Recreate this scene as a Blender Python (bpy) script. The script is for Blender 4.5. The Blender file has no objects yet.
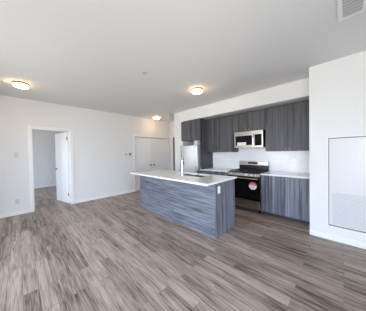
import bpy, bmesh, math
from mathutils import Vector, Matrix

S = bpy.context.scene
C = S.collection
PI = math.pi

# ------------------------------------------------------------------ camera
cam_d = bpy.data.cameras.new('camera')
cam = bpy.data.objects.new('camera', cam_d)
C.objects.link(cam)
F_PX = 162.665
cam_d.sensor_fit = 'HORIZONTAL'
cam_d.sensor_width = 36.0
cam_d.lens = 36.0 * F_PX / 366.0
cam_d.clip_start = 0.02
cf = Vector((-0.7030919, 0.71091074, -0.01636126))
cr = Vector((0.7110988, 0.70288879, -0.01690713))
cu = Vector((0.000519309, 0.0235217, 0.9997232))
m3 = Matrix((cr, cu, -cf)).transposed()
cam.matrix_world = Matrix.Translation((0, 0, 1.3835)) @ m3.to_4x4()
S.camera = cam

# ------------------------------------------------------------------ world (overcast daylight)
W = bpy.data.worlds.new('daylight')
S.world = W
W.use_nodes = True
wn, wl = W.node_tree.nodes, W.node_tree.links
bg = wn['Background']
tc = wn.new('ShaderNodeTexCoord')
sx = wn.new('ShaderNodeSeparateXYZ')
wl.new(tc.outputs['Generated'], sx.inputs[0])
rp = wn.new('ShaderNodeValToRGB')
rp.color_ramp.elements[0].position = 0.46
rp.color_ramp.elements[0].color = (0.56, 0.56, 0.54, 1)  # unseen ground, brightened to throw light up at the ceiling
rp.color_ramp.elements[1].position = 0.54
rp.color_ramp.elements[1].color = (0.68, 0.81, 1.0, 1)
ma = wn.new('ShaderNodeMath'); ma.operation = 'MULTIPLY_ADD'
ma.inputs[1].default_value = 0.5; ma.inputs[2].default_value = 0.5
wl.new(sx.outputs['Z'], ma.inputs[0]); wl.new(ma.outputs[0], rp.inputs[0])
wl.new(rp.outputs[0], bg.inputs['Color'])
bg.inputs['Strength'].default_value = 20.8

vs = S.view_settings
vs.view_transform = 'Standard'
vs.look = 'None'
vs.exposure = 0.0
vs.gamma = 1.0
vs.use_curve_mapping = False

LAMP_EMIT = 27.0

# window openings in the rear facade: (x0, x1, z0, z1)
REAR_Y = -2.6
WINS = [(-3.5, -1.75, 0.12, 2.40), (0.25, 1.95, 0.12, 2.40), (-8.4, -7.0, 0.5, 2.40)]
EWIN_FILL = (-0.7, 0.7, 0.12, 2.40)   # unseen window added to light the right side: y0, y1, z0, z1
for i, (a, b, c, d) in enumerate(WINS):
    ld = bpy.data.lights.new('window_portal', 'AREA')
    ld.shape = 'RECTANGLE'; ld.size = b - a; ld.size_y = d - c
    ld.cycles.is_portal = True
    lo = bpy.data.objects.new('window_portal', ld)
    C.objects.link(lo)
    lo.location = ((a + b) / 2, REAR_Y - 0.13, (c + d) / 2)
    lo.rotation_euler = (PI / 2, 0, 0)      # -Z looks along +Y, into the room
ld = bpy.data.lights.new('window_portal', 'AREA')
ld.shape = 'RECTANGLE'; ld.size = EWIN_FILL[1] - EWIN_FILL[0]; ld.size_y = EWIN_FILL[3] - EWIN_FILL[2]
ld.cycles.is_portal = True
lo = bpy.data.objects.new('window_portal', ld)
C.objects.link(lo)
lo.location = (2.1 + 0.13, (EWIN_FILL[0] + EWIN_FILL[1]) / 2, (EWIN_FILL[2] + EWIN_FILL[3]) / 2)
lo.rotation_euler = (PI / 2, 0, PI / 2)     # looks along -X, into the room

# ------------------------------------------------------------------ materials
def new_mat(name, col=(0.8, 0.8, 0.8), rough=0.5, metal=0.0, spec=0.5, emit=None, estr=0):
    m = bpy.data.materials.new(name)
    m.use_nodes = True
    b = m.node_tree.nodes['Principled BSDF']
    b.inputs['Base Color'].default_value = (*col, 1)
    b.inputs['Roughness'].default_value = rough
    b.inputs['Metallic'].default_value = metal
    b.inputs['Specular IOR Level'].default_value = spec
    if emit:
        b.inputs['Emission Color'].default_value = (*emit, 1)
        b.inputs['Emission Strength'].default_value = estr
    return m

def N(m, t, **kw):
    n = m.node_tree.nodes.new(t)
    for k, v in kw.items(): setattr(n, k, v)
    return n

def lk(m, a, b): m.node_tree.links.new(a, b)

def paint(name, col, rough=0.6, bump=0.02, scale=120):
    m = new_mat(name, col, rough, spec=0.35)
    b = m.node_tree.nodes['Principled BSDF']
    t = N(m, 'ShaderNodeTexCoord'); n = N(m, 'ShaderNodeTexNoise')
    n.inputs['Scale'].default_value = scale
    lk(m, t.outputs['Object'], n.inputs['Vector'])
    bp = N(m, 'ShaderNodeBump'); bp.inputs['Strength'].default_value = bump
    bp.inputs['Distance'].default_value = 0.01
    lk(m, n.outputs['Fac'], bp.inputs['Height']); lk(m, bp.outputs[0], b.inputs['Normal'])
    return m

def wood_grain(name, axis, dark, light, rough=0.42, fine=30, along=1.4, broad=0.42):
    """grey wood-look laminate; the grain runs along `axis` (0 x, 1 y, 2 z)"""
    m = new_mat(name, light, rough, spec=0.4)
    b = m.node_tree.nodes['Principled BSDF']
    t = N(m, 'ShaderNodeTexCoord'); oi = N(m, 'ShaderNodeObjectInfo')
    def layer(across, along, detail, off):
        mp = N(m, 'ShaderNodeMapping')
        sc = [across] * 3; sc[axis] = along
        mp.inputs['Scale'].default_value = sc
        n = N(m, 'ShaderNodeTexNoise', noise_dimensions='4D')
        n.inputs['Scale'].default_value = 1.0; n.inputs['Detail'].default_value = detail
        n.inputs['Roughness'].default_value = 0.6
        w = N(m, 'ShaderNodeMath', operation='MULTIPLY_ADD')
        w.inputs[1].default_value = 37.0; w.inputs[2].default_value = off
        lk(m, oi.outputs['Random'], w.inputs[0]); lk(m, w.outputs[0], n.inputs['W'])
        lk(m, t.outputs['Object'], mp.inputs['Vector']); lk(m, mp.outputs[0], n.inputs['Vector'])
        return n.outputs['Fac']
    a = layer(fine, along, 6, 0.0); c = layer(8, 0.8, 3, 5.0)
    mx = N(m, 'ShaderNodeMix', data_type='FLOAT'); mx.inputs[0].default_value = broad
    lk(m, a, mx.inputs[2]); lk(m, c, mx.inputs[3])
    r = N(m, 'ShaderNodeValToRGB')
    r.color_ramp.elements[0].position = 0.36; r.color_ramp.elements[0].color = (*dark, 1)
    r.color_ramp.elements[1].position = 0.64; r.color_ramp.elements[1].color = (*light, 1)
    lk(m, mx.outputs[0], r.inputs[0]); lk(m, r.outputs[0], b.inputs['Base Color'])
    bp = N(m, 'ShaderNodeBump'); bp.inputs['Strength'].default_value = 0.12
    bp.inputs['Distance'].default_value = 0.003
    lk(m, a, bp.inputs['Height']); lk(m, bp.outputs[0], b.inputs['Normal'])
    return m

def floor_mat():
    m = new_mat('vinyl_plank', (0.3, 0.25, 0.22), 0.42, spec=0.4)
    b = m.node_tree.nodes['Principled BSDF']
    t = N(m, 'ShaderNodeTexCoord')
    br = N(m, 'ShaderNodeTexBrick')
    br.offset = 0.37; br.offset_frequency = 2; br.squash = 1.0
    br.inputs['Color1'].default_value = (0, 0, 0, 1); br.inputs['Color2'].default_value = (1, 1, 1, 1)
    br.inputs['Mortar'].default_value = (0.5, 0.5, 0.5, 1)
    br.inputs['Scale'].default_value = 1.0; br.inputs['Mortar Size'].default_value = 0.0018
    br.inputs['Mortar Smooth'].default_value = 0.3
    br.inputs['Bias'].default_value = 0.0
    br.inputs['Brick Width'].default_value = 0.95; br.inputs['Row Height'].default_value = 0.118
    lk(m, t.outputs['Object'], br.inputs['Vector'])
    w = N(m, 'ShaderNodeMath', operation='MULTIPLY'); w.inputs[1].default_value = 60.0
    lk(m, br.outputs['Color'], w.inputs[0])
    def layer(sc, detail, rough=0.6, dist=0.0):
        mp = N(m, 'ShaderNodeMapping'); mp.inputs['Scale'].default_value = sc
        n = N(m, 'ShaderNodeTexNoise', noise_dimensions='4D')
        n.inputs['Scale'].default_value = 1; n.inputs['Detail'].default_value = detail
        n.inputs['Roughness'].default_value = rough
        n.inputs['Distortion'].default_value = dist
        lk(m, t.outputs['Object'], mp.inputs['Vector']); lk(m, mp.outputs[0], n.inputs['Vector'])
        lk(m, w.outputs[0], n.inputs['W'])
        return n.outputs['Fac']
    g1 = layer((1.5, 24, 1), 8, 0.70, 0.25)      # broad streaks
    g2 = layer((5.0, 120, 1), 4, 0.6)            # fine grain
    mx = N(m, 'ShaderNodeMix', data_type='FLOAT'); mx.inputs[0].default_value = 0.42
    lk(m, g1, mx.inputs[2]); lk(m, g2, mx.inputs[3])
    # plank-to-plank tone shift
    sh = N(m, 'ShaderNodeMath', operation='MULTIPLY_ADD'); sh.inputs[1].default_value = 0.10; sh.inputs[2].default_value = -0.05
    lk(m, br.outputs['Color'], sh.inputs[0])
    ad = N(m, 'ShaderNodeMath', operation='ADD'); lk(m, mx.outputs[0], ad.inputs[0]); lk(m, sh.outputs[0], ad.inputs[1])
    r = N(m, 'ShaderNodeValToRGB')
    e = r.color_ramp.elements
    e[0].position = 0.38; e[0].color = (*FLOOR_D, 1)
    e[1].position = 0.60; e[1].color = (*FLOOR_L, 1)
    k = e.new(0.48); k.color = (*FLOOR_M, 1)
    lk(m, ad.outputs[0], r.inputs[0])
    mo = N(m, 'ShaderNodeMix', data_type='RGBA')
    mo.inputs[7].default_value = (0.07, 0.05, 0.04, 1)
    lk(m, r.outputs[0], mo.inputs[6])
    mf = N(m, 'ShaderNodeMath', operation='MULTIPLY'); mf.inputs[1].default_value = 0.75
    lk(m, br.outputs['Fac'], mf.inputs[0]); lk(m, mf.outputs[0], mo.inputs[0])
    lk(m, mo.outputs[2], b.inputs['Base Color'])
    bp = N(m, 'ShaderNodeBump'); bp.inputs['Strength'].default_value = 0.15; bp.inputs['Distance'].default_value = 0.002
    lk(m, g2, bp.inputs['Height']); lk(m, bp.outputs[0], b.inputs['Normal'])
    return m

def tile_mat():
    m = new_mat('subway_tile', (0.92, 0.92, 0.93), 0.22, spec=0.5)
    b = m.node_tree.nodes['Principled BSDF']
    t = N(m, 'ShaderNodeTexCoord'); s = N(m, 'ShaderNodeSeparateXYZ'); c = N(m, 'ShaderNodeCombineXYZ')
    lk(m, t.outputs['Object'], s.inputs[0]); lk(m, s.outputs['X'], c.inputs['X']); lk(m, s.outputs['Z'], c.inputs['Y'])
    br = N(m, 'ShaderNodeTexBrick')
    br.inputs['Color1'].default_value = (0.90, 0.90, 0.91, 1); br.inputs['Color2'].default_value = (0.93, 0.93, 0.94, 1)
    br.inputs['Mortar'].default_value = (0.80, 0.80, 0.81, 1)
    br.inputs['Scale'].default_value = 1; br.inputs['Mortar Size'].default_value = 0.002
    br.inputs['Brick Width'].default_value = 0.30; br.inputs['Row Height'].default_value = 0.10
    lk(m, c.outputs[0], br.inputs['Vector']); lk(m, br.outputs['Color'], b.inputs['Base Color'])
    bp = N(m, 'ShaderNodeBump', invert=True); bp.inputs['Strength'].default_value = 0.3; bp.inputs['Distance'].default_value = 0.002
    lk(m, br.outputs['Fac'], bp.inputs['Height']); lk(m, bp.outputs[0], b.inputs['Normal'])
    return m

def quartz_mat():
    m = new_mat('white_quartz', (0.86, 0.85, 0.83), 0.12, spec=0.5)
    b = m.node_tree.nodes['Principled BSDF']
    t = N(m, 'ShaderNodeTexCoord'); n = N(m, 'ShaderNodeTexNoise')
    n.inputs['Scale'].default_value = 160; n.inputs['Detail'].default_value = 2
    r = N(m, 'ShaderNodeValToRGB')
    r.color_ramp.elements[0].position = 0.3; r.color_ramp.elements[0].color = (0.80, 0.79, 0.77, 1)
    r.color_ramp.elements[1].position = 0.6; r.color_ramp.elements[1].color = (0.91, 0.905, 0.89, 1)
    lk(m, t.outputs['Object'], n.inputs['Vector']); lk(m, n.outputs['Fac'], r.inputs[0]); lk(m, r.outputs[0], b.inputs['Base Color'])
    return m

def brushed(name, col, rough, axis=2):
    m = new_mat(name, col, rough, metal=1.0)
    b = m.node_tree.nodes['Principled BSDF']
    t = N(m, 'ShaderNodeTexCoord'); mp = N(m, 'ShaderNodeMapping')
    sc = [300] * 3; sc[axis] = 4; mp.inputs['Scale'].default_value = sc
    n = N(m, 'ShaderNodeTexNoise'); n.inputs['Scale'].default_value = 1
    lk(m, t.outputs['Object'], mp.inputs['Vector']); lk(m, mp.outputs[0], n.inputs['Vector'])
    mr = N(m, 'ShaderNodeMapRange'); mr.inputs[3].default_value = rough - 0.05; mr.inputs[4].default_value = rough + 0.08
    lk(m, n.outputs['Fac'], mr.inputs[0]); lk(m, mr.outputs[0], b.inputs['Roughness'])
    return m

def glass_pane():
    m = bpy.data.materials.new('window_glass'); m.use_nodes = True
    nt = m.node_tree; nt.nodes.remove(nt.nodes['Principled BSDF'])
    out = nt.nodes['Material Output']
    tr = N(m, 'ShaderNodeBsdfTransparent'); gl = N(m, 'ShaderNodeBsdfGlossy'); gl.inputs['Roughness'].default_value = 0.0
    fr = N(m, 'ShaderNodeFresnel'); fr.inputs['IOR'].default_value = 1.45
    mx = N(m, 'ShaderNodeMixShader')
    lk(m, fr.outputs[0], mx.inputs[0]); lk(m, tr.outputs[0], mx.inputs[1]); lk(m, gl.outputs[0], mx.inputs[2])
    lk(m, mx.outputs[0], out.inputs['Surface'])
    return m

FLOOR_D = (0.072, 0.049, 0.039)
FLOOR_M = (0.30, 0.23, 0.19)
FLOOR_L = (0.50, 0.412, 0.358)
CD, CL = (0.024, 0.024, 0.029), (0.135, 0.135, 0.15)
DAYLIT_D, DAYLIT_L = (0.036, 0.040, 0.053), (0.28, 0.297, 0.355)  # cabinet greys with bluish daylight painted in, for island and base cabinets

M_wall = paint('wall_paint', (0.80, 0.80, 0.795))
M_ceil = paint('ceiling_paint', (0.80, 0.805, 0.80), 0.8, 0.05, 200)
M_trim = paint('trim_paint', (0.88, 0.88, 0.88), 0.35, 0.0)
M_door = paint('door_paint', (0.87, 0.87, 0.87), 0.4, 0.0)
M_floor = floor_mat()
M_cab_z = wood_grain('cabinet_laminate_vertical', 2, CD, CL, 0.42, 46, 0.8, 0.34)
M_daylit_x = wood_grain('daylit_laminate_horizontal', 0, DAYLIT_D, DAYLIT_L, 0.42, 44, 1.9, 0.34)
M_daylit_z = wood_grain('daylit_laminate_vertical', 2, DAYLIT_D, DAYLIT_L, 0.42, 46, 1.0, 0.34)
M_kick = new_mat('kick_board', (0.03, 0.03, 0.033), 0.6)
M_tile = tile_mat()
M_quartz = quartz_mat()
M_steel = brushed('stainless_steel', (0.50, 0.49, 0.475), 0.30, 2)
M_steel_h = brushed('stainless_steel_horizontal', (0.50, 0.455, 0.40), 0.28, 0)
M_sink = brushed('sink_steel', (0.30, 0.30, 0.31), 0.35, 0)
M_chrome = new_mat('chrome', (0.85, 0.85, 0.86), 0.1, metal=1)
M_nickel = new_mat('satin_nickel', (0.45, 0.43, 0.40), 0.3, metal=1)
M_darkmetal = new_mat('dark_nickel', (0.06, 0.056, 0.053), 0.4, metal=1)
M_blackglass = new_mat('black_glass', (0.006, 0.006, 0.008), 0.06, spec=0.35)
M_black = new_mat('black_enamel', (0.008, 0.008, 0.009), 0.25)
M_iron = new_mat('cast_iron', (0.012, 0.012, 0.013), 0.6)
M_grey = new_mat('grey_plastic', (0.36, 0.36, 0.37), 0.5)
M_lightgrey = new_mat('pale_grey_plastic', (0.56, 0.55, 0.52), 0.5)
M_white = new_mat('white_plastic', (0.91, 0.91, 0.91), 0.3)
M_gap_shade = new_mat('gap_shade_grey', (0.22, 0.22, 0.23), 0.7)  # stands in for the shade in the access panel gaps
M_plate = new_mat('pale_plate_plastic', (0.66, 0.66, 0.65), 0.4)
M_paper = new_mat('white_paper', (0.85, 0.85, 0.85), 0.6)
M_red = new_mat('red_print', (0.72, 0.06, 0.10), 0.5)
M_pale = new_mat('pale_grey_print', (0.55, 0.60, 0.66), 0.5)
M_screen = new_mat('dark_display', (0.02, 0.022, 0.025), 0.15)
M_bronze = new_mat('bronze_rim', (0.30, 0.22, 0.15), 0.4, metal=0.8)
M_lamp = new_mat('lit_diffuser', (0.9, 0.88, 0.84), 0.4, emit=(1.0, 0.66, 0.34), estr=LAMP_EMIT)
M_duct = new_mat('vent_slot_grey', (0.05, 0.05, 0.052), 0.8)
M_ventslat = new_mat('grey_vent_slat', (0.52, 0.52, 0.54), 0.5)
M_panel = paint('access_panel_paint', (0.74, 0.74, 0.75), 0.25, 0.0)
M_browndoor = new_mat('brown_door', (0.16, 0.115, 0.08), 0.5)
M_glass = glass_pane()

# ------------------------------------------------------------------ mesh helpers
class MB:
    def __init__(s): s.bm = bmesh.new()
    def box(s, x0, x1, y0, y1, z0, z1):
        v = [s.bm.verts.new(p) for p in ((x0, y0, z0), (x1, y0, z0), (x1, y1, z0), (x0, y1, z0),
                                         (x0, y0, z1), (x1, y0, z1), (x1, y1, z1), (x0, y1, z1))]
        for q in ((0, 3, 2, 1), (4, 5, 6, 7), (0, 1, 5, 4), (1, 2, 6, 5), (2, 3, 7, 6), (3, 0, 4, 7)):
            s.bm.faces.new([v[i] for i in q])
        return s
    def lathe(s, prof, origin, axis=(0, 0, 1), n=28):
        """prof: list of (radius, height along axis)"""
        ax = Vector(axis).normalized()
        q = Vector((0, 0, 1)).rotation_difference(ax)
        o = Vector(origin); rings = []
        for r, h in prof:
            if r < 1e-6:
                rings.append([s.bm.verts.new(o + q @ Vector((0, 0, h)))])
            else:
                rings.append([s.bm.verts.new(o + q @ Vector((r * math.cos(2 * PI * i / n), r * math.sin(2 * PI * i / n), h))) for i in range(n)])
        for a, b in zip(rings, rings[1:]):
            for i in range(n):
                j = (i + 1) % n
                if len(a) == 1 and len(b) == 1: continue
                if len(a) == 1: f = [a[0], b[j], b[i]]
                elif len(b) == 1: f = [a[i], a[j], b[0]]
                else: f = [a[i], a[j], b[j], b[i]]
                s.bm.faces.new(f)
        for ring, rev in ((rings[0], True), (rings[-1], False)):
            if len(ring) > 1: s.bm.faces.new(list(reversed(ring)) if rev else ring)
        return s
    def tube(s, pts, r, n=12):
        pts = [Vector(p) for p in pts]; rings = []
        ref = None
        for i, p in enumerate(pts):
            t = ((pts[min(i + 1, len(pts) - 1)] - p).normalized() + (p - pts[max(i - 1, 0)]).normalized()).normalized()
            if ref is None:
                ref = t.orthogonal().normalized()
            u = (ref - t * ref.dot(t)).normalized(); w = t.cross(u); ref = u
            rings.append([s.bm.verts.new(p + (u * math.cos(2 * PI * k / n) + w * math.sin(2 * PI * k / n)) * r) for k in range(n)])
        for a, b in zip(rings, rings[1:]):
            for k in range(n):
                s.bm.faces.new([a[k], a[(k + 1) % n], b[(k + 1) % n], b[k]])
        s.bm.faces.new(list(reversed(rings[0]))); s.bm.faces.new(rings[-1])
        return s
    def sheet(s, us, vs_, w0, w1, solid, axis):
        """a slab with openings; axis is the thin axis; us, vs are the cuts on the other two axes"""
        def P(u, v, w):
            return {0: (w, u, v), 1: (u, w, v), 2: (u, v, w)}[axis]
        cache = {}
        def V(i, j, k):
            if (i, j, k) not in cache: cache[(i, j, k)] = s.bm.verts.new(P(us[i], vs_[j], (w0, w1)[k]))
            return cache[(i, j, k)]
        nu, nv = len(us) - 1, len(vs_) - 1
        S_ = lambda i, j: 0 <= i < nu and 0 <= j < nv and solid(i, j)
        for i in range(nu):
            for j in range(nv):
                if not S_(i, j): continue
                s.bm.faces.new([V(i, j, 0), V(i, j + 1, 0), V(i + 1, j + 1, 0), V(i + 1, j, 0)])
                s.bm.faces.new([V(i, j, 1), V(i + 1, j, 1), V(i + 1, j + 1, 1), V(i, j + 1, 1)])
                if not S_(i - 1, j): s.bm.faces.new([V(i, j, 0), V(i, j, 1), V(i, j + 1, 1), V(i, j + 1, 0)])
                if not S_(i + 1, j): s.bm.faces.new([V(i + 1, j, 0), V(i + 1, j + 1, 0), V(i + 1, j + 1, 1), V(i + 1, j, 1)])
                if not S_(i, j - 1): s.bm.faces.new([V(i, j, 0), V(i + 1, j, 0), V(i + 1, j, 1), V(i, j, 1)])
                if not S_(i, j + 1): s.bm.faces.new([V(i, j + 1, 0), V(i, j + 1, 1), V(i + 1, j + 1, 1), V(i + 1, j + 1, 0)])
        return s
    def rot_z(s, ang, pivot):
        p = Vector(pivot)
        bmesh.ops.rotate(s.bm, verts=s.bm.verts, cent=p, matrix=Matrix.Rotation(ang, 3, 'Z'))
        return s
    def build(s, name, mat, parent=None, bevel=0.0, smooth=False, kind=None, label=None):
        root = parent
        while root is not None and root.parent is not None: root = root.parent
        off = root.location.copy() if root is not None else Vector((0, 0, 0))
        bmesh.ops.recalc_face_normals(s.bm, faces=s.bm.faces)
        if root is not None: bmesh.ops.translate(s.bm, verts=s.bm.verts, vec=-off)
        me = bpy.data.meshes.new(name); s.bm.to_mesh(me); s.bm.free()
        o = bpy.data.objects.new(name, me); C.objects.link(o)
        me.materials.append(mat)
        if parent is not None: o.parent = parent
        if bevel:
            b = o.modifiers.new('bevel', 'BEVEL'); b.width = bevel; b.segments = 2; b.limit_method = 'ANGLE'
            b.harden_normals = False
        if smooth:
            for p in me.polygons: p.use_smooth = True
            if hasattr(me, 'set_sharp_from_angle'): me.set_sharp_from_angle(angle=math.radians(40))
        if kind: o['kind'] = kind
        if label: o['label'] = label
        return o

def thing(name, loc, label, cat, group=None):
    o = bpy.data.objects.new(name, None); C.objects.link(o)
    o.empty_display_size = 0.1; o.location = loc
    o['label'] = label; o['category'] = cat
    if group: o['group'] = group
    return o

def st(mb, name, mat, label=None, bevel=0.0):
    return mb.build(name, mat, None, bevel, kind='structure', label=label)

def dup(root, loc, label):
    r = root.copy(); C.objects.link(r); r.location = loc; r['label'] = label
    for ch in root.children:
        c = ch.copy(); C.objects.link(c); c.parent = r
        for g in ch.children:
            d = g.copy(); C.objects.link(d); d.parent = c
    return r

# ------------------------------------------------------------------ dimensions
H = 2.74
XL = -5.4209            # left wall face
YR, XR = 3.3665, -0.403  # right block
YB, ZB = 3.8146, 2.408  # bulkhead face and underside
YW = 4.38               # kitchen back wall
XS0, XS1 = -4.1696, -3.775
YE = 4.68               # end of the corridor
XE = 2.1                # right wall of the room
XBR = -9.2              # far wall of the bedroom
T = 0.12

# ------------------------------------------------------------------ shell
st(MB().box(XBR - T, XE + T, REAR_Y - T, 5.6, -0.1, 0), 'floor', M_floor, 'grey brown wood-look vinyl plank floor')
st(MB().box(XBR - T, XE + T, REAR_Y - T, 5.6, H, H + 0.1), 'ceiling', M_ceil, 'flat matte white ceiling')
DY0, DY1, DZ = 0.235, 1.022, 2.035
CY0, CY1, CZ = 2.985, 4.597, 2.012
ys = [REAR_Y, DY0, DY1, CY0, CY1, YE]; zs = [0, CZ, DZ, H]
def solid_left(i, j):
    if i == 1 and j < 2: return False
    if i == 3 and j < 1: return False
    return True
st(MB().sheet(ys, zs, XL - T, XL, solid_left, 0), 'wall_left', M_wall, 'long white wall with bedroom doorway and closet')
# rear facade with windows
xs = sorted({XBR - T, XE + T, *[w[0] for w in WINS], *[w[1] for w in WINS]})
zz = [0, 0.12, 0.5, 2.40, H]
def solid_rear(i, j):
    x = (xs[i] + xs[i + 1]) / 2; z = (zz[j] + zz[j + 1]) / 2
    return not any(a < x < b and c < z < d for a, b, c, d in WINS)
st(MB().sheet(xs, zz, REAR_Y - T, REAR_Y, solid_rear, 1), 'wall_rear', M_wall)
for k, (a, b, c, d) in enumerate(WINS):
    f = MB()
    f.box(a, a + .05, REAR_Y - .1, REAR_Y - .02, c, d).box(b - .05, b, REAR_Y - .1, REAR_Y - .02, c, d)
    f.box(a + .05, b - .05, REAR_Y - .1, REAR_Y - .02, c, c + .05).box(a + .05, b - .05, REAR_Y - .1, REAR_Y - .02, d - .05, d)
    f.box((a + b) / 2 - .03, (a + b) / 2 + .03, REAR_Y - .09, REAR_Y - .03, c + .05, d - .05)
    fo = st(f, 'window_%d' % (k + 1), M_trim)
    MB().box(a + .05, b - .05, REAR_Y - .064, REAR_Y - .056, c + .05, d - .05).build('pane', M_glass, fo)
st(MB().sheet([REAR_Y, EWIN_FILL[0], EWIN_FILL[1], YR], [0, EWIN_FILL[2], EWIN_FILL[3], H], XE, XE + T, lambda i, j: not (i == 1 and j == 1), 0), 'wall_east', M_wall)
a, b, c, d = EWIN_FILL
f = MB()
f.box(XE + .02, XE + .1, a, a + .05, c, d).box(XE + .02, XE + .1, b - .05, b, c, d)
f.box(XE + .02, XE + .1, a + .05, b - .05, c, c + .05).box(XE + .02, XE + .1, a + .05, b - .05, d - .05, d)
f.box(XE + .03, XE + .09, (a + b) / 2 - .03, (a + b) / 2 + .03, c + .05, d - .05)
fo = st(f, 'window_%d' % (len(WINS) + 1), M_trim)  # east window, out of view, added for its light
MB().box(XE + .056, XE + .064, a + .05, b - .05, c + .05, d - .05).build('pane', M_glass, fo)
st(MB().box(XR, XE + T, YR, 4.62, 0, H), 'wall_right', M_wall, 'white wall block at right end of kitchen')
st(MB().box(XS1, XR, YW, YW + T, 0, H), 'wall_kitchen', M_wall)
st(MB().box(XS0, XS1, YB, YE, 0, H), 'wall_partition', M_wall, 'white wall end beside the fridge')
st(MB().box(XS1, XR, YB, YW, ZB, H), 'wall_bulkhead', M_wall, 'white bulkhead over the upper cabinets')
# corridor end with a brown door
us = [XL, -5.245, -4.43, XS0]; vz = [0, 2.05, H]
st(MB().sheet(us, vz, YE, YE + T, lambda i, j: not (i == 1 and j == 0), 1), 'wall_end', M_wall)
d4 = st(MB().box(-5.24, -4.435, YE + .03, YE + .075, 0.005, 2.045), 'door_4', M_browndoor, 'dark brown door at the end of the corridor', 0.003)
MB().lathe([(0.026, 0), (0.026, .008), (.012, .01), (.012, .04), (.026, .045), (.028, .06), (.0, .068)], (-4.50, YE + .03, .95), (0, -1, 0)).build('door_knob', M_darkmetal, d4, smooth=True)
# bedroom and closet enclosure
st(MB().box(XBR - T, XBR, REAR_Y, 2.8, 0, H), 'wall_bedroom', M_wall)
st(MB().box(XBR, XL - T, 2.8, 2.8 + T, 0, H), 'wall_bedroom_side', M_wall)
st(MB().box(-6.2, -6.1, 2.8 + T, YE + T, 0, H), 'wall_closet', M_wall)
st(MB().box(-6.1, XL, YE, YE + T, 0, H), 'wall_closet_side', M_wall)
st(MB().box(XBR - T, XE + T, 5.5, 5.6, 0, H), 'wall_north', M_wall)
# tiled backsplash
PX = -2.98              # right face of the fridge panel
st(MB().box(PX, XR, YW - .01, YW, 0.9, 1.60), 'wall_backsplash', M_tile, 'glossy white tiled backsplash')

# baseboards
def base(mb, name): return st(mb, name, M_trim, bevel=0.003)
BH, BT = 0.092, 0.013
base(MB().box(XL, XL + BT, REAR_Y, DY0 - .07, 0, BH).box(XL, XL + BT, DY1 + .07, CY0 - .045, 0, BH), 'baseboard_left')
base(MB().box(XR, XE, YR - BT, YR, 0, BH), 'baseboard_right')
base(MB().box(XS0, XS1, YB - BT, YB, 0, BH), 'baseboard_partition')
base(MB().box(XBR, XBR + BT, REAR_Y, 2.8, 0, BH), 'baseboard_bedroom')
base(MB().box(XBR + BT, XL - T, 2.8 - BT, 2.8, 0, BH), 'baseboard_bedroom_side')
base(MB().box(XE - BT, XE, REAR_Y, YR - BT, 0, BH), 'baseboard_east')

# door casings
def casing(name, y0, y1, z1, w):
    mb = MB()
    mb.box(XL, XL + .016, y0 - w, y0 + .006, 0, z1 + w)
    mb.box(XL, XL + .016, y1 - .006, y1 + w, 0, z1 + w)
    mb.box(XL, XL + .016, y0 + .006, y1 - .006, z1 - .006, z1 + w)
    return st(mb, name, M_trim, bevel=0.004)
casing('trim_1', DY0, DY1, DZ, 0.068)
casing('trim_2', CY0, CY1, CZ, 0.046)
# jamb lining and door stop of the bedroom doorway
jm = MB().box(XL - T, XL - .001, DY0, DY0 + .012, 0, DZ).box(XL - T, XL - .001, DY1 - .012, DY1, 0, DZ).box(XL - T, XL - .001, DY0 + .012, DY1 - .012, DZ - .012, DZ)
jm.box(XL - .085, XL - .07, DY0 + .012, DY0 + .022, 0, DZ - .012)
st(jm, 'trim_3', M_trim)

# bedroom door, open into the bedroom
def panel_leaf(y0, y1, x0, x1, z0, z1, panels, inset=.007):
    """door leaf in the plane x0..x1 with moulded rectangular panels pressed in both faces"""
    bm = bmesh.new()
    ysn = [y0]; 
    stile = .11
    ycut = [y0, y0 + stile, y1 - stile, y1]
    zcut = [z0]
    for a, b in panels: zcut += [a, b]
    zcut.append(z1)
    for face, x, sgn in ((0, x0, 1), (1, x1, -1)):
        grid = [[bm.verts.new((x, y, z)) for z in zcut] for y in ycut]
        for i in range(3):
            for j in range(len(zcut) - 1):
                q = [grid[i][j], grid[i + 1][j], grid[i + 1][j + 1], grid[i][j + 1]]
                if i == 1 and j % 2 == 1:
                    g = .022
                    c = [Vector(v.co) for v in q]
                    dy = [g, -g, -g, g]; dz = [g, g, -g, -g]
                    inn = [bm.verts.new((x + sgn * inset, c[k].y + dy[k], c[k].z + dz[k])) for k in range(4)]
                    for k in range(4):
                        bm.faces.new([q[k], q[(k + 1) % 4], inn[(k + 1) % 4], inn[k]])
                    bm.faces.new(inn)
                else:
                    bm.faces.new(q)
        if face == 0: ga = grid
        else: gb = grid
    n = len(zcut)
    for j in range(n - 1):
        bm.faces.new([ga[0][j], gb[0][j], gb[0][j + 1], ga[0][j + 1]])
        bm.faces.new([ga[3][j], ga[3][j + 1], gb[3][j + 1], gb[3][j]])
    for i in range(3):
        bm.faces.new([ga[i][0], ga[i + 1][0], gb[i + 1][0], gb[i][0]])
        bm.faces.new([ga[i][n - 1], gb[i][n - 1], gb[i + 1][n - 1], ga[i + 1][n - 1]])
    mb = MB(); mb.bm.free(); mb.bm = bm
    return mb

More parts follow.
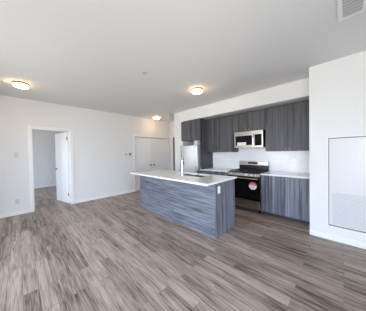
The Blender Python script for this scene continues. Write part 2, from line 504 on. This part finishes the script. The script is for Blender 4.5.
PIV = (XL - T - .002, DY1 - .014, 0)
LW = 0.745
ANG = -math.radians(76)      # from closed (leaf towards -y) swung into the bedroom
def swing(mb): return mb.rot_z(ANG, PIV)
px, py = PIV[0], PIV[1]
d1 = st(swing(panel_leaf(py - LW, py, px, px + .036, .012, 2.022, [(.22, .86), (1.02, 1.86)], .004)), 'door_1', M_door, 'white bedroom door standing open into the bedroom')
for sx_, ax in ((px + .036, 1), (px, -1)):
    h = MB().lathe([(.026, 0), (.026, .008), (.010, .010), (.010, .045), (.0, .046)], (sx_, py - LW + .06, .96), (ax, 0, 0))
    h.tube([(sx_ + ax * .042, py - LW + .06, .96), (sx_ + ax * .044, py - LW + .10, .96), (sx_ + ax * .044, py - LW + .17, .958)], .009)
    swing(h).build('door_handle', M_darkmetal, d1, smooth=True)
for z in (.22, 1.80):
    hg = MB().lathe([(.008, 0), (.008, .09)], (px + .046, py + .004, z), n=12)
    hg.box(px + .0365, px + .0385, py - .035, py - .0, z, z + .09)
    swing(hg).build('hinge', M_darkmetal, d1)

# closet double doors
ym = (CY0 + CY1) / 2 - .06
for k, (a, b) in enumerate(((CY0 + .012, ym - .003), (ym + .003, CY1 - .012))):
    d = st(panel_leaf(a, b, XL - .04, XL - .016, .012, CZ - .018, [(.22, .82), (.98, 1.86)], .004), 'door_%d' % (k + 2), M_door,
           'left leaf of the white closet doors' if k == 0 else 'right leaf of the white closet doors')
    yk = (ym - .075) if k == 0 else (ym + .075)
    MB().lathe([(.024, 0), (.024, .006), (.010, .008), (.010, .03), (.024, .036), (.028, .05), (.020, .06), (0, .062)], (XL - .016, yk, .925), (1, 0, 0)).build('door_knob', M_darkmetal, d, smooth=True)
    yh = a + .0 if k == 0 else b - .0
    for z in (.2, 1.82):
        MB().lathe([(.007, 0), (.007, .09)], (XL - .001, yh, z), n=12).build('hinge', M_nickel, d)

# ------------------------------------------------------------------ cabinets
def knob(parent, x, y, z, mat=None):
    return MB().lathe([(.005, 0), (.005, .012), (.009, .016), (.011, .021), (.007, .025), (0, .026)], (x, y, z), (0, -1, 0), 16).build('knob', mat or M_nickel, parent, smooth=True)

UZ0, UZ1, UY = 1.385, 2.378, 4.06
BY = 3.745

def upper(name, x0, x1, z0, z1, label, front=UY, knobs='bottom'):
    t = thing(name, ((x0 + x1) / 2, YW, z0), label, 'cabinet')
    MB().box(x0 + .0005, x1 - .0005, front + .02, YW - .0105 if z0 < 1.59 else YW - .001, z0, z1).build('body', M_cab_z, t, .001)
    xm = (x0 + x1) / 2
    for a, b, s in ((x0 + .003, xm - .0035, -1), (xm + .0035, x1 - .003, 1)):
        d = MB().box(a, b, front, front + .019, z0 + .002, z1 - .002).build('door', M_cab_z, t, .0015)
        knob(d, xm + s * .034, front, z0 + .045)
    return t

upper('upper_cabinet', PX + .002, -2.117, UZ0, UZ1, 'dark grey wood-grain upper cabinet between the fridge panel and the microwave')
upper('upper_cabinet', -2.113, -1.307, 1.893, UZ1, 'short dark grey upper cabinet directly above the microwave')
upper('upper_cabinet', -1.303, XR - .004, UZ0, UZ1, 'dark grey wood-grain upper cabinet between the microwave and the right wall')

# tall fridge panel + deep cabinet over the fridge
t = thing('fridge_surround', ((XS1 + PX) / 2, YW, 0), 'dark grey tall panel and deep cabinet built around the steel fridge', 'cabinet')
MB().box(PX - .019, PX, BY + .005, YW - .001, 0, UZ1).build('side_panel', M_cab_z, t, .001)
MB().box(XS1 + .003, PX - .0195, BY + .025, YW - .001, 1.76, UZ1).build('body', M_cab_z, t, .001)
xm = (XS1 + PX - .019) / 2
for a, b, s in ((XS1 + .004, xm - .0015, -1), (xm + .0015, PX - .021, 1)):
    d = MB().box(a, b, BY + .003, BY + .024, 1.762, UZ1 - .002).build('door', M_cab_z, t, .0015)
    knob(d, xm + s * .03, BY + .003, 1.80)
MB().box(XS1 + .003, PX - .02, YB + .004, YB + .03, UZ1, ZB).build('filler_strip', M_cab_z, t)

def lower(x0, x1, label, ndoor=2):
    t = thing('base_cabinet', ((x0 + x1) / 2, YW, 0), label, 'cabinet')
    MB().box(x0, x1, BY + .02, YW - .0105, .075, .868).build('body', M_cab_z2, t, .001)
    MB().box(x0 + .002, x1 - .002, BY + .055, BY + .07, 0, .0745).build('toe_kick', M_kick, t)
    xm = (x0 + x1) / 2
    for a, b, s in ((x0 + .003, xm - .0035, -1), (xm + .0035, x1 - .003, 1)):
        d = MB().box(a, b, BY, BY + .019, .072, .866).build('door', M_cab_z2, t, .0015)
        knob(d, xm + s * .034, BY, .825)
    return t
M_cab_z2 = M_daylit_z
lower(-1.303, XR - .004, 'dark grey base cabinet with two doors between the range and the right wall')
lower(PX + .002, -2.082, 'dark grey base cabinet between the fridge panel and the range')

def worktop(x0, x1, label):
    o = MB().box(x0, x1, BY - .025, YW - .0102, .8685, .90).build('worktop', M_quartz, None, .002)
    o['label'] = label; o['category'] = 'countertop'
worktop(-1.303, XR - .003, 'white quartz worktop to the right of the range')
worktop(PX + .002, -2.082, 'white quartz worktop between the fridge panel and the range')

# ------------------------------------------------------------------ island
IX0, IX1, IY0, IY1 = -3.745, -1.45, 2.19, 2.82
CTZ0, CTZ1 = .882, .915
t = thing('kitchen_island', ((IX0 + IX1) / 2, (IY0 + IY1) / 2, 0), 'dark grey wood-grain kitchen island base, coloured with bluish daylight, under the long white countertop', 'kitchen island')
MB().box(IX0 + .0205, IX1 - .0205, IY0 + .0205, IY0 + .04, .0, CTZ0).box(IX0 + .0205, IX1 - .0205, IY0 + .04, IY1 - .02, .08, .10).build('body', M_daylit_x, t)
MB().box(IX0 + .0005, IX1 - .0225, IY0, IY0 + .02, 0, CTZ0).build('back_panel', M_daylit_x, t, .001, label='dark grey panel with horizontal grain, coloured with bluish daylight')
MB().box(IX0, IX0 + .02, IY0 + .0205, IY1, 0, CTZ0).build('end_panel', M_daylit_z, t, .001)
MB().box(IX1 - .022, IX1, IY0 - .001, IY0 + .105, 0, CTZ0).build('corner_filler', M_daylit_z, t, .001)
MB().box(IX1 - .022, IX1, IY0 + .1075, IY1, 0, CTZ0).build('end_panel', M_daylit_z, t, .001)
w = (IX1 - IX0 - .05) / 4
for k in range(4):
    a = IX0 + .023 + k * w
    d = MB().box(a + .002, a + w - .002, IY1 - .019, IY1, .085, CTZ0 - .012).build('door', M_daylit_z, t, .0015)
    MB().lathe([(.005, 0), (.005, .012), (.009, .016), (.011, .021), (.007, .025), (0, .026)], (a + (w - .04 if k % 2 == 0 else .04), IY1, .80), (0, 1, 0), 16).build('knob', M_chrome, d, smooth=True)
MB().box(IX0 + .023, IX1 - .024, IY1 - .07, IY1 - .055, 0, .0795).build('toe_kick', M_kick, t)

# countertop with a cut-out for the double sink
SX0, SX1, SY0, SY1 = -2.64, -1.93, 2.42, 2.788
o = MB().sheet([-3.80, SX0, SX1, -1.443], [1.955, SY0, SY1, 2.895], CTZ0, CTZ1, lambda i, j: not (i == 1 and j == 1), 2).build('island_countertop', M_quartz, None, .002)
o['label'] = 'long white quartz countertop on the island'; o['category'] = 'countertop'

# double bowl undermount sink
t = thing('double_sink', ((SX0 + SX1) / 2, (SY0 + SY1) / 2, .68), 'double bowl stainless steel sink set into the island countertop', 'sink')
xm = (SX0 + SX1) / 2
for a, b in ((SX0 - .006, xm - .014), (xm + .014, SX1 + .006)):
    y0, y1 = SY0 - .006, SY1 + .006
    z0, z1, g = .69, CTZ0 - .0005, .012
    bm = MB()
    bm.sheet([a, a + g, b - g, b], [y0, y0 + g, y1 - g, y1], z0 + .004, z1, lambda i, j: not (i == 1 and j == 1), 2)
    bm.box(a + .002, b - .002, y0 + .002, y1 - .002, z0, z0 + .0035)
    bo = bm.build('bowl', M_sink, t, .002)
    MB().lathe([(.045, 0), (.045, .003), (.03, .004), (0, .002)], ((a + b) / 2, (y0 + y1) / 2, z0 + .0036), n=20).build('drain', M_chrome, bo, smooth=True)
MB().box(xm - .0135, xm + .0135, SY0 + .0005, SY1 - .0005, CTZ0 - .02, CTZ0 + .022).build('divider', M_steel_h, t)

# faucet
fx, fy = -2.335, 2.335
t = thing('kitchen_faucet', (fx, fy, CTZ1), 'tall chrome gooseneck faucet standing behind the island sink', 'faucet')
MB().lathe([(.027, 0), (.027, .006), (.019, .012), (.019, .05), (.015, .055), (0, .056)], (fx, fy, CTZ1), n=20).build('base', M_chrome, t, smooth=True)
pts = [(fx, fy, CTZ1 + .055), (fx, fy, CTZ1 + .30)]
for i in range(1, 13):
    a = PI * i / 12
    k = .085 - .085 * math.cos(a)
    pts.append((fx - .6 * k, fy + .8 * k, CTZ1 + .30 + .085 * math.sin(a)))
MB().tube(pts, .0125).build('spout', M_chrome, t, smooth=True)
MB().lathe([(.0135, 0), (.0165, -.02), (.0165, -.09), (.012, -.095), (0, -.095)], (fx - .102, fy + .136, CTZ1 + .30), n=16).build('spray_head', M_darkmetal, t, smooth=True)
lv = MB().tube([(fx - .017, fy, CTZ1 + .04), (fx - .05, fy, CTZ1 + .045), (fx - .075, fy - .0, CTZ1 + .075), (fx - .085, fy, CTZ1 + .12)], .007)
lv.build('lever', M_nickel, t, smooth=True)

# outlet on the island end
def plate(name, c, axis, w, h, label, cat, slots=True, mat=None, group=None):
    """cover plate centred at c on a wall whose outward normal is `axis`"""
    t = thing(name, c, label, cat, group)
    n = Vector(axis); u = Vector((0, 0, 1)).cross(n)
    c = Vector(c)
    def slab(cu_, cz_, hw, hh, d0, d1):
        p = [c + u * (cu_ - hw) + Vector((0, 0, cz_ - hh)) + n * d0, c + u * (cu_ + hw) + Vector((0, 0, cz_ + hh)) + n * d1]
        return (min(p[0].x, p[1].x), max(p[0].x, p[1].x), min(p[0].y, p[1].y), max(p[0].y, p[1].y), p[0].z, p[1].z)
    MB().box(*slab(0, 0, w / 2, h / 2, 0, .006)).build('cover_plate', mat or M_white, t, .0015)
    return t, slab

def outlet(name, c, axis, label, cat='outlet', mat=None):
    t, slab = plate(name, c, axis, .07, .115, label, cat, mat=mat)
    for dz in (-.024, .024):
        f = MB().box(*slab(0, dz, .017, .0145, .006, .0085)).build('socket', mat or M_white, t, .001)
        m = MB()
        for du in (-.006, .006): m.box(*slab(du, dz + .003, .0012, .004, .0085, .0088))
        m.build('slot', M_screen, f)
    return t

def switch(name, c, axis, label):
    t, slab = plate(name, c, axis, .07, .115, label, 'light switch', mat=M_plate)
    MB().box(*slab(0, 0, .016, .033, .006, .010)).build('rocker', M_plate, t, .001)
    return t

outlet('electrical_outlet', (IX1, 2.285, .77), (1, 0, 0), 'white electrical outlet on the end panel of the island')
outlet('electrical_outlet', (XL, -.045, .315), (1, 0, 0), 'pale outlet low on the left wall, left of the bedroom doorway', mat=M_plate)
switch('light_switch', (XL, -.035, 1.40), (1, 0, 0), 'pale light switch on the left wall, left of the bedroom doorway')
outlet('electrical_outlet', (XBR, 1.0, .38), (1, 0, 0), 'outlet on the bedroom wall seen through the doorway')
t, slab = plate('electrical_outlet', (-.84, YW - .01, 1.275), (0, -1, 0), .125, .125, 'wide white cover plate on the backsplash right of the range', 'outlet')
for du in (-.03, .03):
    MB().box(*slab(du, 0, .016, .034, .006, .009)).build('rocker' if du < 0 else 'socket', M_white, t, .001)

# thermostat and small plate next to the closet
t, slab = plate('wall_plate', (XL, 2.65, 1.355), (1, 0, 0), .10, .075, 'small pale grey wall plate left of the thermostat', 'switch plate', mat=M_lightgrey)
MB().box(*slab(0, 0, .03, .018, .006, .010)).build('rocker', M_lightgrey, t, .001)
t, slab = plate('thermostat', (XL, 2.795, 1.36), (1, 0, 0), .105, .11, 'small thermostat with dark screen on the wall beside the closet doors', 'thermostat', mat=M_lightgrey)
MB().box(*slab(0, -.0, .046, .046, .006, .020)).build('body', M_lightgrey, t, .003)
MB().box(*slab(0, .018, .034, .018, .020, .021)).build('screen', M_screen, t)

# ------------------------------------------------------------------ fridge
FX0, FX1, FY = -3.735, -3.02, 3.64
t = thing('refrigerator', ((FX0 + FX1) / 2, 4.0, 0), 'stainless steel refrigerator in the dark cabinet niche', 'refrigerator')
MB().box(FX0, FX1, FY + .075, YW - .02, .03, 1.605).build('body', M_grey, t, .004)
MB().box(FX0, FX1, FY, FY + .07, .66, 1.605).build('door', M_steel, t, .010)
MB().box(FX0, FX1, FY, FY + .07, .09, .65).build('freezer_drawer', M_steel, t, .010)
MB().box(FX0 + .02, FX1 - .02, FY + .06, FY + .0745, .0, .085).box(FX0 + .05, FX1 - .05, FY + .0745, YW - .05, 0, .0295).build('base_grille', M_black, t)
def bar(parent, name, p0, p1, out, r, mat, foot=.03):
    p0, p1, out = Vector(p0), Vector(p1), Vector(out)
    d = (p1 - p0).normalized()
    m = MB().tube([p0 + out, p1 + out], r)
    m.tube([p0 + d * foot, p0 + d * foot + out], r * .8).tube([p1 - d * foot, p1 - d * foot + out], r * .8)
    return m.build(name, mat, parent, smooth=True)
bar(t, 'handle', (FX0 + .055, FY, .75), (FX0 + .055, FY, 1.50), (0, -.045, 0), .011, M_nickel)
bar(t, 'handle', (FX0 + .1, FY, .59), (FX1 - .1, FY, .59), (0, -.045, 0), .011, M_nickel)
MB().box(FX1 - .115, FX1 + .012, FY - .012, FY + .10, 1.6055, 1.735).build('hinge_cover', M_lightgrey, t, .006, label='pale grey hinge cover')

# ------------------------------------------------------------------ microwave
MX0, MX1, MY, MZ0, MZ1 = -2.052, -1.335, 4.0, 1.488, 1.890
t = thing('microwave', ((MX0 + MX1) / 2, YW, MZ0), 'stainless over-the-range microwave with black glass door', 'microwave')
MB().box(MX0, MX1, MY + .03, YW - .011, MZ0, MZ1).build('body', M_black, t, .003)
fr = MB()
hx = -1.555
fr.sheet([MX0, MX0 + .035, hx - .035, hx + .0], [MZ0 + .002, MZ0 + .06, MZ1 - .105, MZ1 - .04], MY, MY + .0295, lambda i, j: not (i == 1 and j == 1), 1)
d = fr.build('door', M_steel_h, t, .002)
MB().box(MX0 + .035, hx - .035, MY + .003, MY + .02, MZ0 + .06, MZ1 - .105).build('window', M_blackglass, d)
MB().box(MX0 + .085, MX0 + .315, MY + .0008, MY + .0028, MZ0 + .055, MZ0 + .135).build('paper_label', M_paper, d, label='white paper label')
bar(t, 'handle', (hx + .005, MY, MZ0 + .04), (hx + .005, MY, MZ1 - .07), (0, -.035, 0), .011, M_chrome)
cp = MB().sheet([hx + .002, hx + .03, MX1 - .03, MX1], [MZ0 + .002, MZ0 + .04, MZ1 - .09, MZ1 - .04], MY, MY + .0295, lambda i, j: not (i == 1 and j == 1), 1).build('control_frame', M_steel_h, t, .002)
pn = MB().box(hx + .03, MX1 - .03, MY + .002, MY + .02, MZ0 + .04, MZ1 - .09).build('control_panel', M_blackglass, cp)
MB().box(MX0, MX1, MY, MY + .0295, MZ1 - .038, MZ1 - .0).build('vent_trim', M_steel_h, t, .002)

# ------------------------------------------------------------------ range
RX0, RX1, RY = -2.072, -1.312, 3.70
t = thing('kitchen_range', ((RX0 + RX1) / 2, 4.0, 0), 'stainless freestanding range with black oven door', 'stove')
MB().box(RX0, RX1, RY + .035, YW - .02, .06, .885).build('body', M_black, t, .002)
for x in (RX0 + .03, RX1 - .03):
    for y in (RY + .07, YW - .08): MB().lathe([(.018, 0), (.018, .0595)], (x, y, 0), n=12).build('foot', M_black, t)
MB().box(RX0 + .002, RX1 - .002, RY, YW - .09, .8855, .900).build('cooktop', M_black, t, .003)
pan = MB().box(RX0, RX1, RY - .012, RY + .034, .818, .8845)
pan.bm.verts.ensure_lookup_table()
for i in (4, 5): pan.bm.verts[i].co.y += .026      # the panel face leans back
pan.build('control_panel', M_steel, t, .004)
for x in (RX0 + .10, RX0 + .19, RX1 - .30, RX1 - .19, RX1 - .10)[:]:
    MB().lathe([(.022, 0), (.022, .006), (.018, .008), (.016, .028), (0, .030)], (x, RY - .0008, .851), (0, -.93, .36), 20).build('knob', M_chrome, t, smooth=True)
od = MB().box(RX0, RX1, RY, RY + .034, .275, .81).build('oven_door', M_blackglass, t, .003)
bar(od, 'handle', (RX0 + .03, RY, .772), (RX1 - .03, RY, .772), (0, -.045, 0), .014, M_steel, .04)
MB().box(RX0 + .002, RX1 - .002, RY + .001, RY + .034, .075, .268).build('drawer', M_steel_h, t, .004)
MB().box(RX0 + .05, RX0 + .40, RY - .004, RY + .0005, .245, .262).build('drawer_pull', M_chrome, t, .002)
# sticker on the oven door: a red upper field with white marks, white lower field
sc, sr = (-1.462, .612), .088
def disc_part(name, mat, y, clip, parent, r, label=None):
    bm = bmesh.new(); vs2 = []
    n = 40
    pts = [(r * math.cos(2 * PI * k / n), r * math.sin(2 * PI * k / n)) for k in range(n)]
    pts = [(a, max(b, clip)) for a, b in pts]
    f0 = [bm.verts.new((sc[0] + a, y, sc[1] + b)) for a, b in pts]
    f1 = [bm.verts.new((sc[0] + a, y + .0006, sc[1] + b)) for a, b in pts]
    bm.faces.new(f0); bm.faces.new(list(reversed(f1)))
    for k in range(n): bm.faces.new([f0[k], f0[(k + 1) % n], f1[(k + 1) % n], f1[k]])
    mb = MB(); mb.bm.free(); mb.bm = bm
    return mb.build(name, mat, parent, label=label)
sk = disc_part('sticker', M_paper, RY - .0010, -1, od, sr, 'round red and white sticker')
disc_part('sticker_print', M_red, RY - .0017, .012, sk, sr)
mk = MB()
for a, b, z in ((-.04, .04, .036), (-.05, -.012, .02), (.006, .05, .02)): mk.box(sc[0] + a, sc[0] + b, RY - .0022, RY - .0018, sc[1] + z, sc[1] + z + .008)
mk.build('sticker_print', M_paper, sk)
mk = MB()
for a, b, z in ((-.05, .05, -.02), (-.045, .03, -.04), (-.03, .03, -.06)): mk.box(sc[0] + a, sc[0] + b, RY - .0016, RY - .0011, sc[1] + z, sc[1] + z + .007)
mk.build('sticker_print', M_pale, sk)
# backguard
GY = YW - .085
MB().box(RX0 + .01, RX1 - .01, GY + .012, YW - .0115, .9005, 1.03).build('backguard_base', M_black, t, .003)
bgd = MB().box(RX0 + .01, RX1 - .01, GY, YW - .0115, 1.0305, 1.138).build('backguard', M_steel_h, t, .006)
MB().box((RX0 + RX1) / 2 - .12, (RX0 + RX1) / 2 + .12, GY - .002, GY - .0002, 1.065, 1.112).build('display', M_blackglass, bgd)
# burner grates and caps
for k, gx in enumerate((RX0 + .20, RX1 - .20)):
    g = MB()
    x0, x1, y0, y1 = gx - .17, gx + .17, RY + .05, GY - .05
    zt = .918
    for x in (x0, gx, x1): g.box(x - .006, x + .006, y0, y1, zt, zt + .012)
    for y in (y0, (y0 + y1) / 2, y1): g.box(x0, x1, y - .006, y + .006, zt, zt + .012)
    for x in (x0, x1):
        for y in (y0, y1): g.box(x - .007, x + .007, y - .007, y + .007, .9002, zt)
    g.build('burner_grate', M_iron, t)
    for y in (y0 + .12, y1 - .11):
        MB().lathe([(.045, 0), (.045, .006), (.035, .008), (.035, .014), (0, .016)], (gx - .08, y, .9002), n=20).build('burner_cap', M_iron, t, smooth=True)

# ------------------------------------------------------------------ ceiling things
LS = [((-4.321, .065), 'lit round flush ceiling light nearest the bedroom doorway'),
      ((-2.244, 2.732), 'lit round flush ceiling light above the kitchen island'),
      ((-4.98, 3.661), 'lit round flush ceiling light in front of the closet doors')]
lt = thing('ceiling_light', (LS[0][0][0], LS[0][0][1], H), LS[0][1], 'ceiling light', 'round flush ceiling lights')
MB().lathe([(.106, 0), (.117, -.004), (.117, -.026), (.108, -.03), (.0, -.03)], (LS[0][0][0], LS[0][0][1], H), n=40).build('rim', M_bronze, lt, smooth=True)
MB().lathe([(.106, -.0305), (.110, -.036), (.108, -.052), (.09, -.066), (.05, -.074), (0, -.077)], (LS[0][0][0], LS[0][0][1], H), n=40).build('diffuser', M_lamp, lt, smooth=True)
for (x, y), lab in LS[1:]: dup(lt, (x, y, H), lab)

# concealed sprinkler cap
o = MB().lathe([(.04, 0), (.04, -.004), (.034, -.006), (0, -.006)], (-2.383, 1.532, H), n=28).build('sprinkler_cap', M_lightgrey, None, smooth=True)
o['label'] = 'small round grey sprinkler cap flat on the ceiling'; o['category'] = 'sprinkler'

# ceiling supply vent
vx0, vx1, vy0, vy1 = -.045, .165, 1.72, 2.40
t = thing('ceiling_vent', ((vx0 + vx1) / 2, (vy0 + vy1) / 2, H), 'rectangular grey louvred vent in a white frame on the ceiling', 'vent')
MB().sheet([vx0, -.008, .127, vx1], [vy0, vy0 + .05, 2.345, vy1], H - .012, H - .0005, lambda i, j: not (i == 1 and j == 1), 2).build('frame', M_white, t, .003)
MB().box(-.008, .127, vy0 + .05, 2.345, H - .003, H - .0006).build('backing', M_duct, t)
ns = 13
for k in range(ns):
    y = vy0 + .063 + k * (2.345 - vy0 - .075) / (ns - 1)
    bm = MB()
    th = math.radians(-35); hw = .0145
    dy, dz = hw * math.cos(th), hw * math.sin(th)
    zc = H - .0125
    a = [(-.0075, y - dy, zc - dz * .6), (-.0075, y + dy, zc + dz * .6), (.1265, y + dy, zc + dz * .6), (.1265, y - dy, zc - dz * .6)]
    v0 = [bm.bm.verts.new(p) for p in a]; v1 = [bm.bm.verts.new((p[0], p[1], p[2] - .0012)) for p in a]
    bm.bm.faces.new(v0); bm.bm.faces.new(list(reversed(v1)))
    for i in range(4): bm.bm.faces.new([v0[i], v0[(i + 1) % 4], v1[(i + 1) % 4], v1[i]])
    bm.build('slat', M_ventslat, t)

# access panel with a return grille on the right block
ax0, ax1, az0, az1 = -.192, .66, .20, 1.595
t = thing('access_panel', ((ax0 + ax1) / 2, YR, az0), 'tall white framed access panel with lower grille on the right wall', 'access panel')
MB().sheet([ax0, ax0 + .022, ax1 - .022, ax1], [az0, az0 + .022, az1 - .022, az1], YR - .018, YR, lambda i, j: not (i == 1 and j == 1), 1).build('frame', M_trim, t, .002)
gx0, gx1, gz0, gz1 = -.122, .59, .258, .735
MB().sheet([ax0 + .031, gx0, gx1, ax1 - .031], [az0 + .042, gz0, gz1, az1 - .035], YR - .010, YR - .001, lambda i, j: not (i == 1 and j == 1), 1).build('door', M_panel, t, .0015)
MB().box(ax0 + .0225, ax1 - .0225, YR - .0009, YR - .0002, az0 + .0225, az1 - .0225).build('gap_shade', M_gap_shade, t)  # dark sheet painting the shade in the gap around the door
gr = MB().box(gx0, gx1, YR - .002, YR - .001, gz0, gz1)
gg = gr.build('grille_backing', M_ventslat, t)
lo = MB()
nl = 26
for k in range(nl):
    z = gz0 + .010 + k * (gz1 - gz0 - .02) / (nl - 1)
    lo.box(gx0 + .001, gx1 - .001, YR - .0085, YR - .003, z - .0062, z + .0062)
lo.build('grille', M_panel, t, label='white louvred return grille')
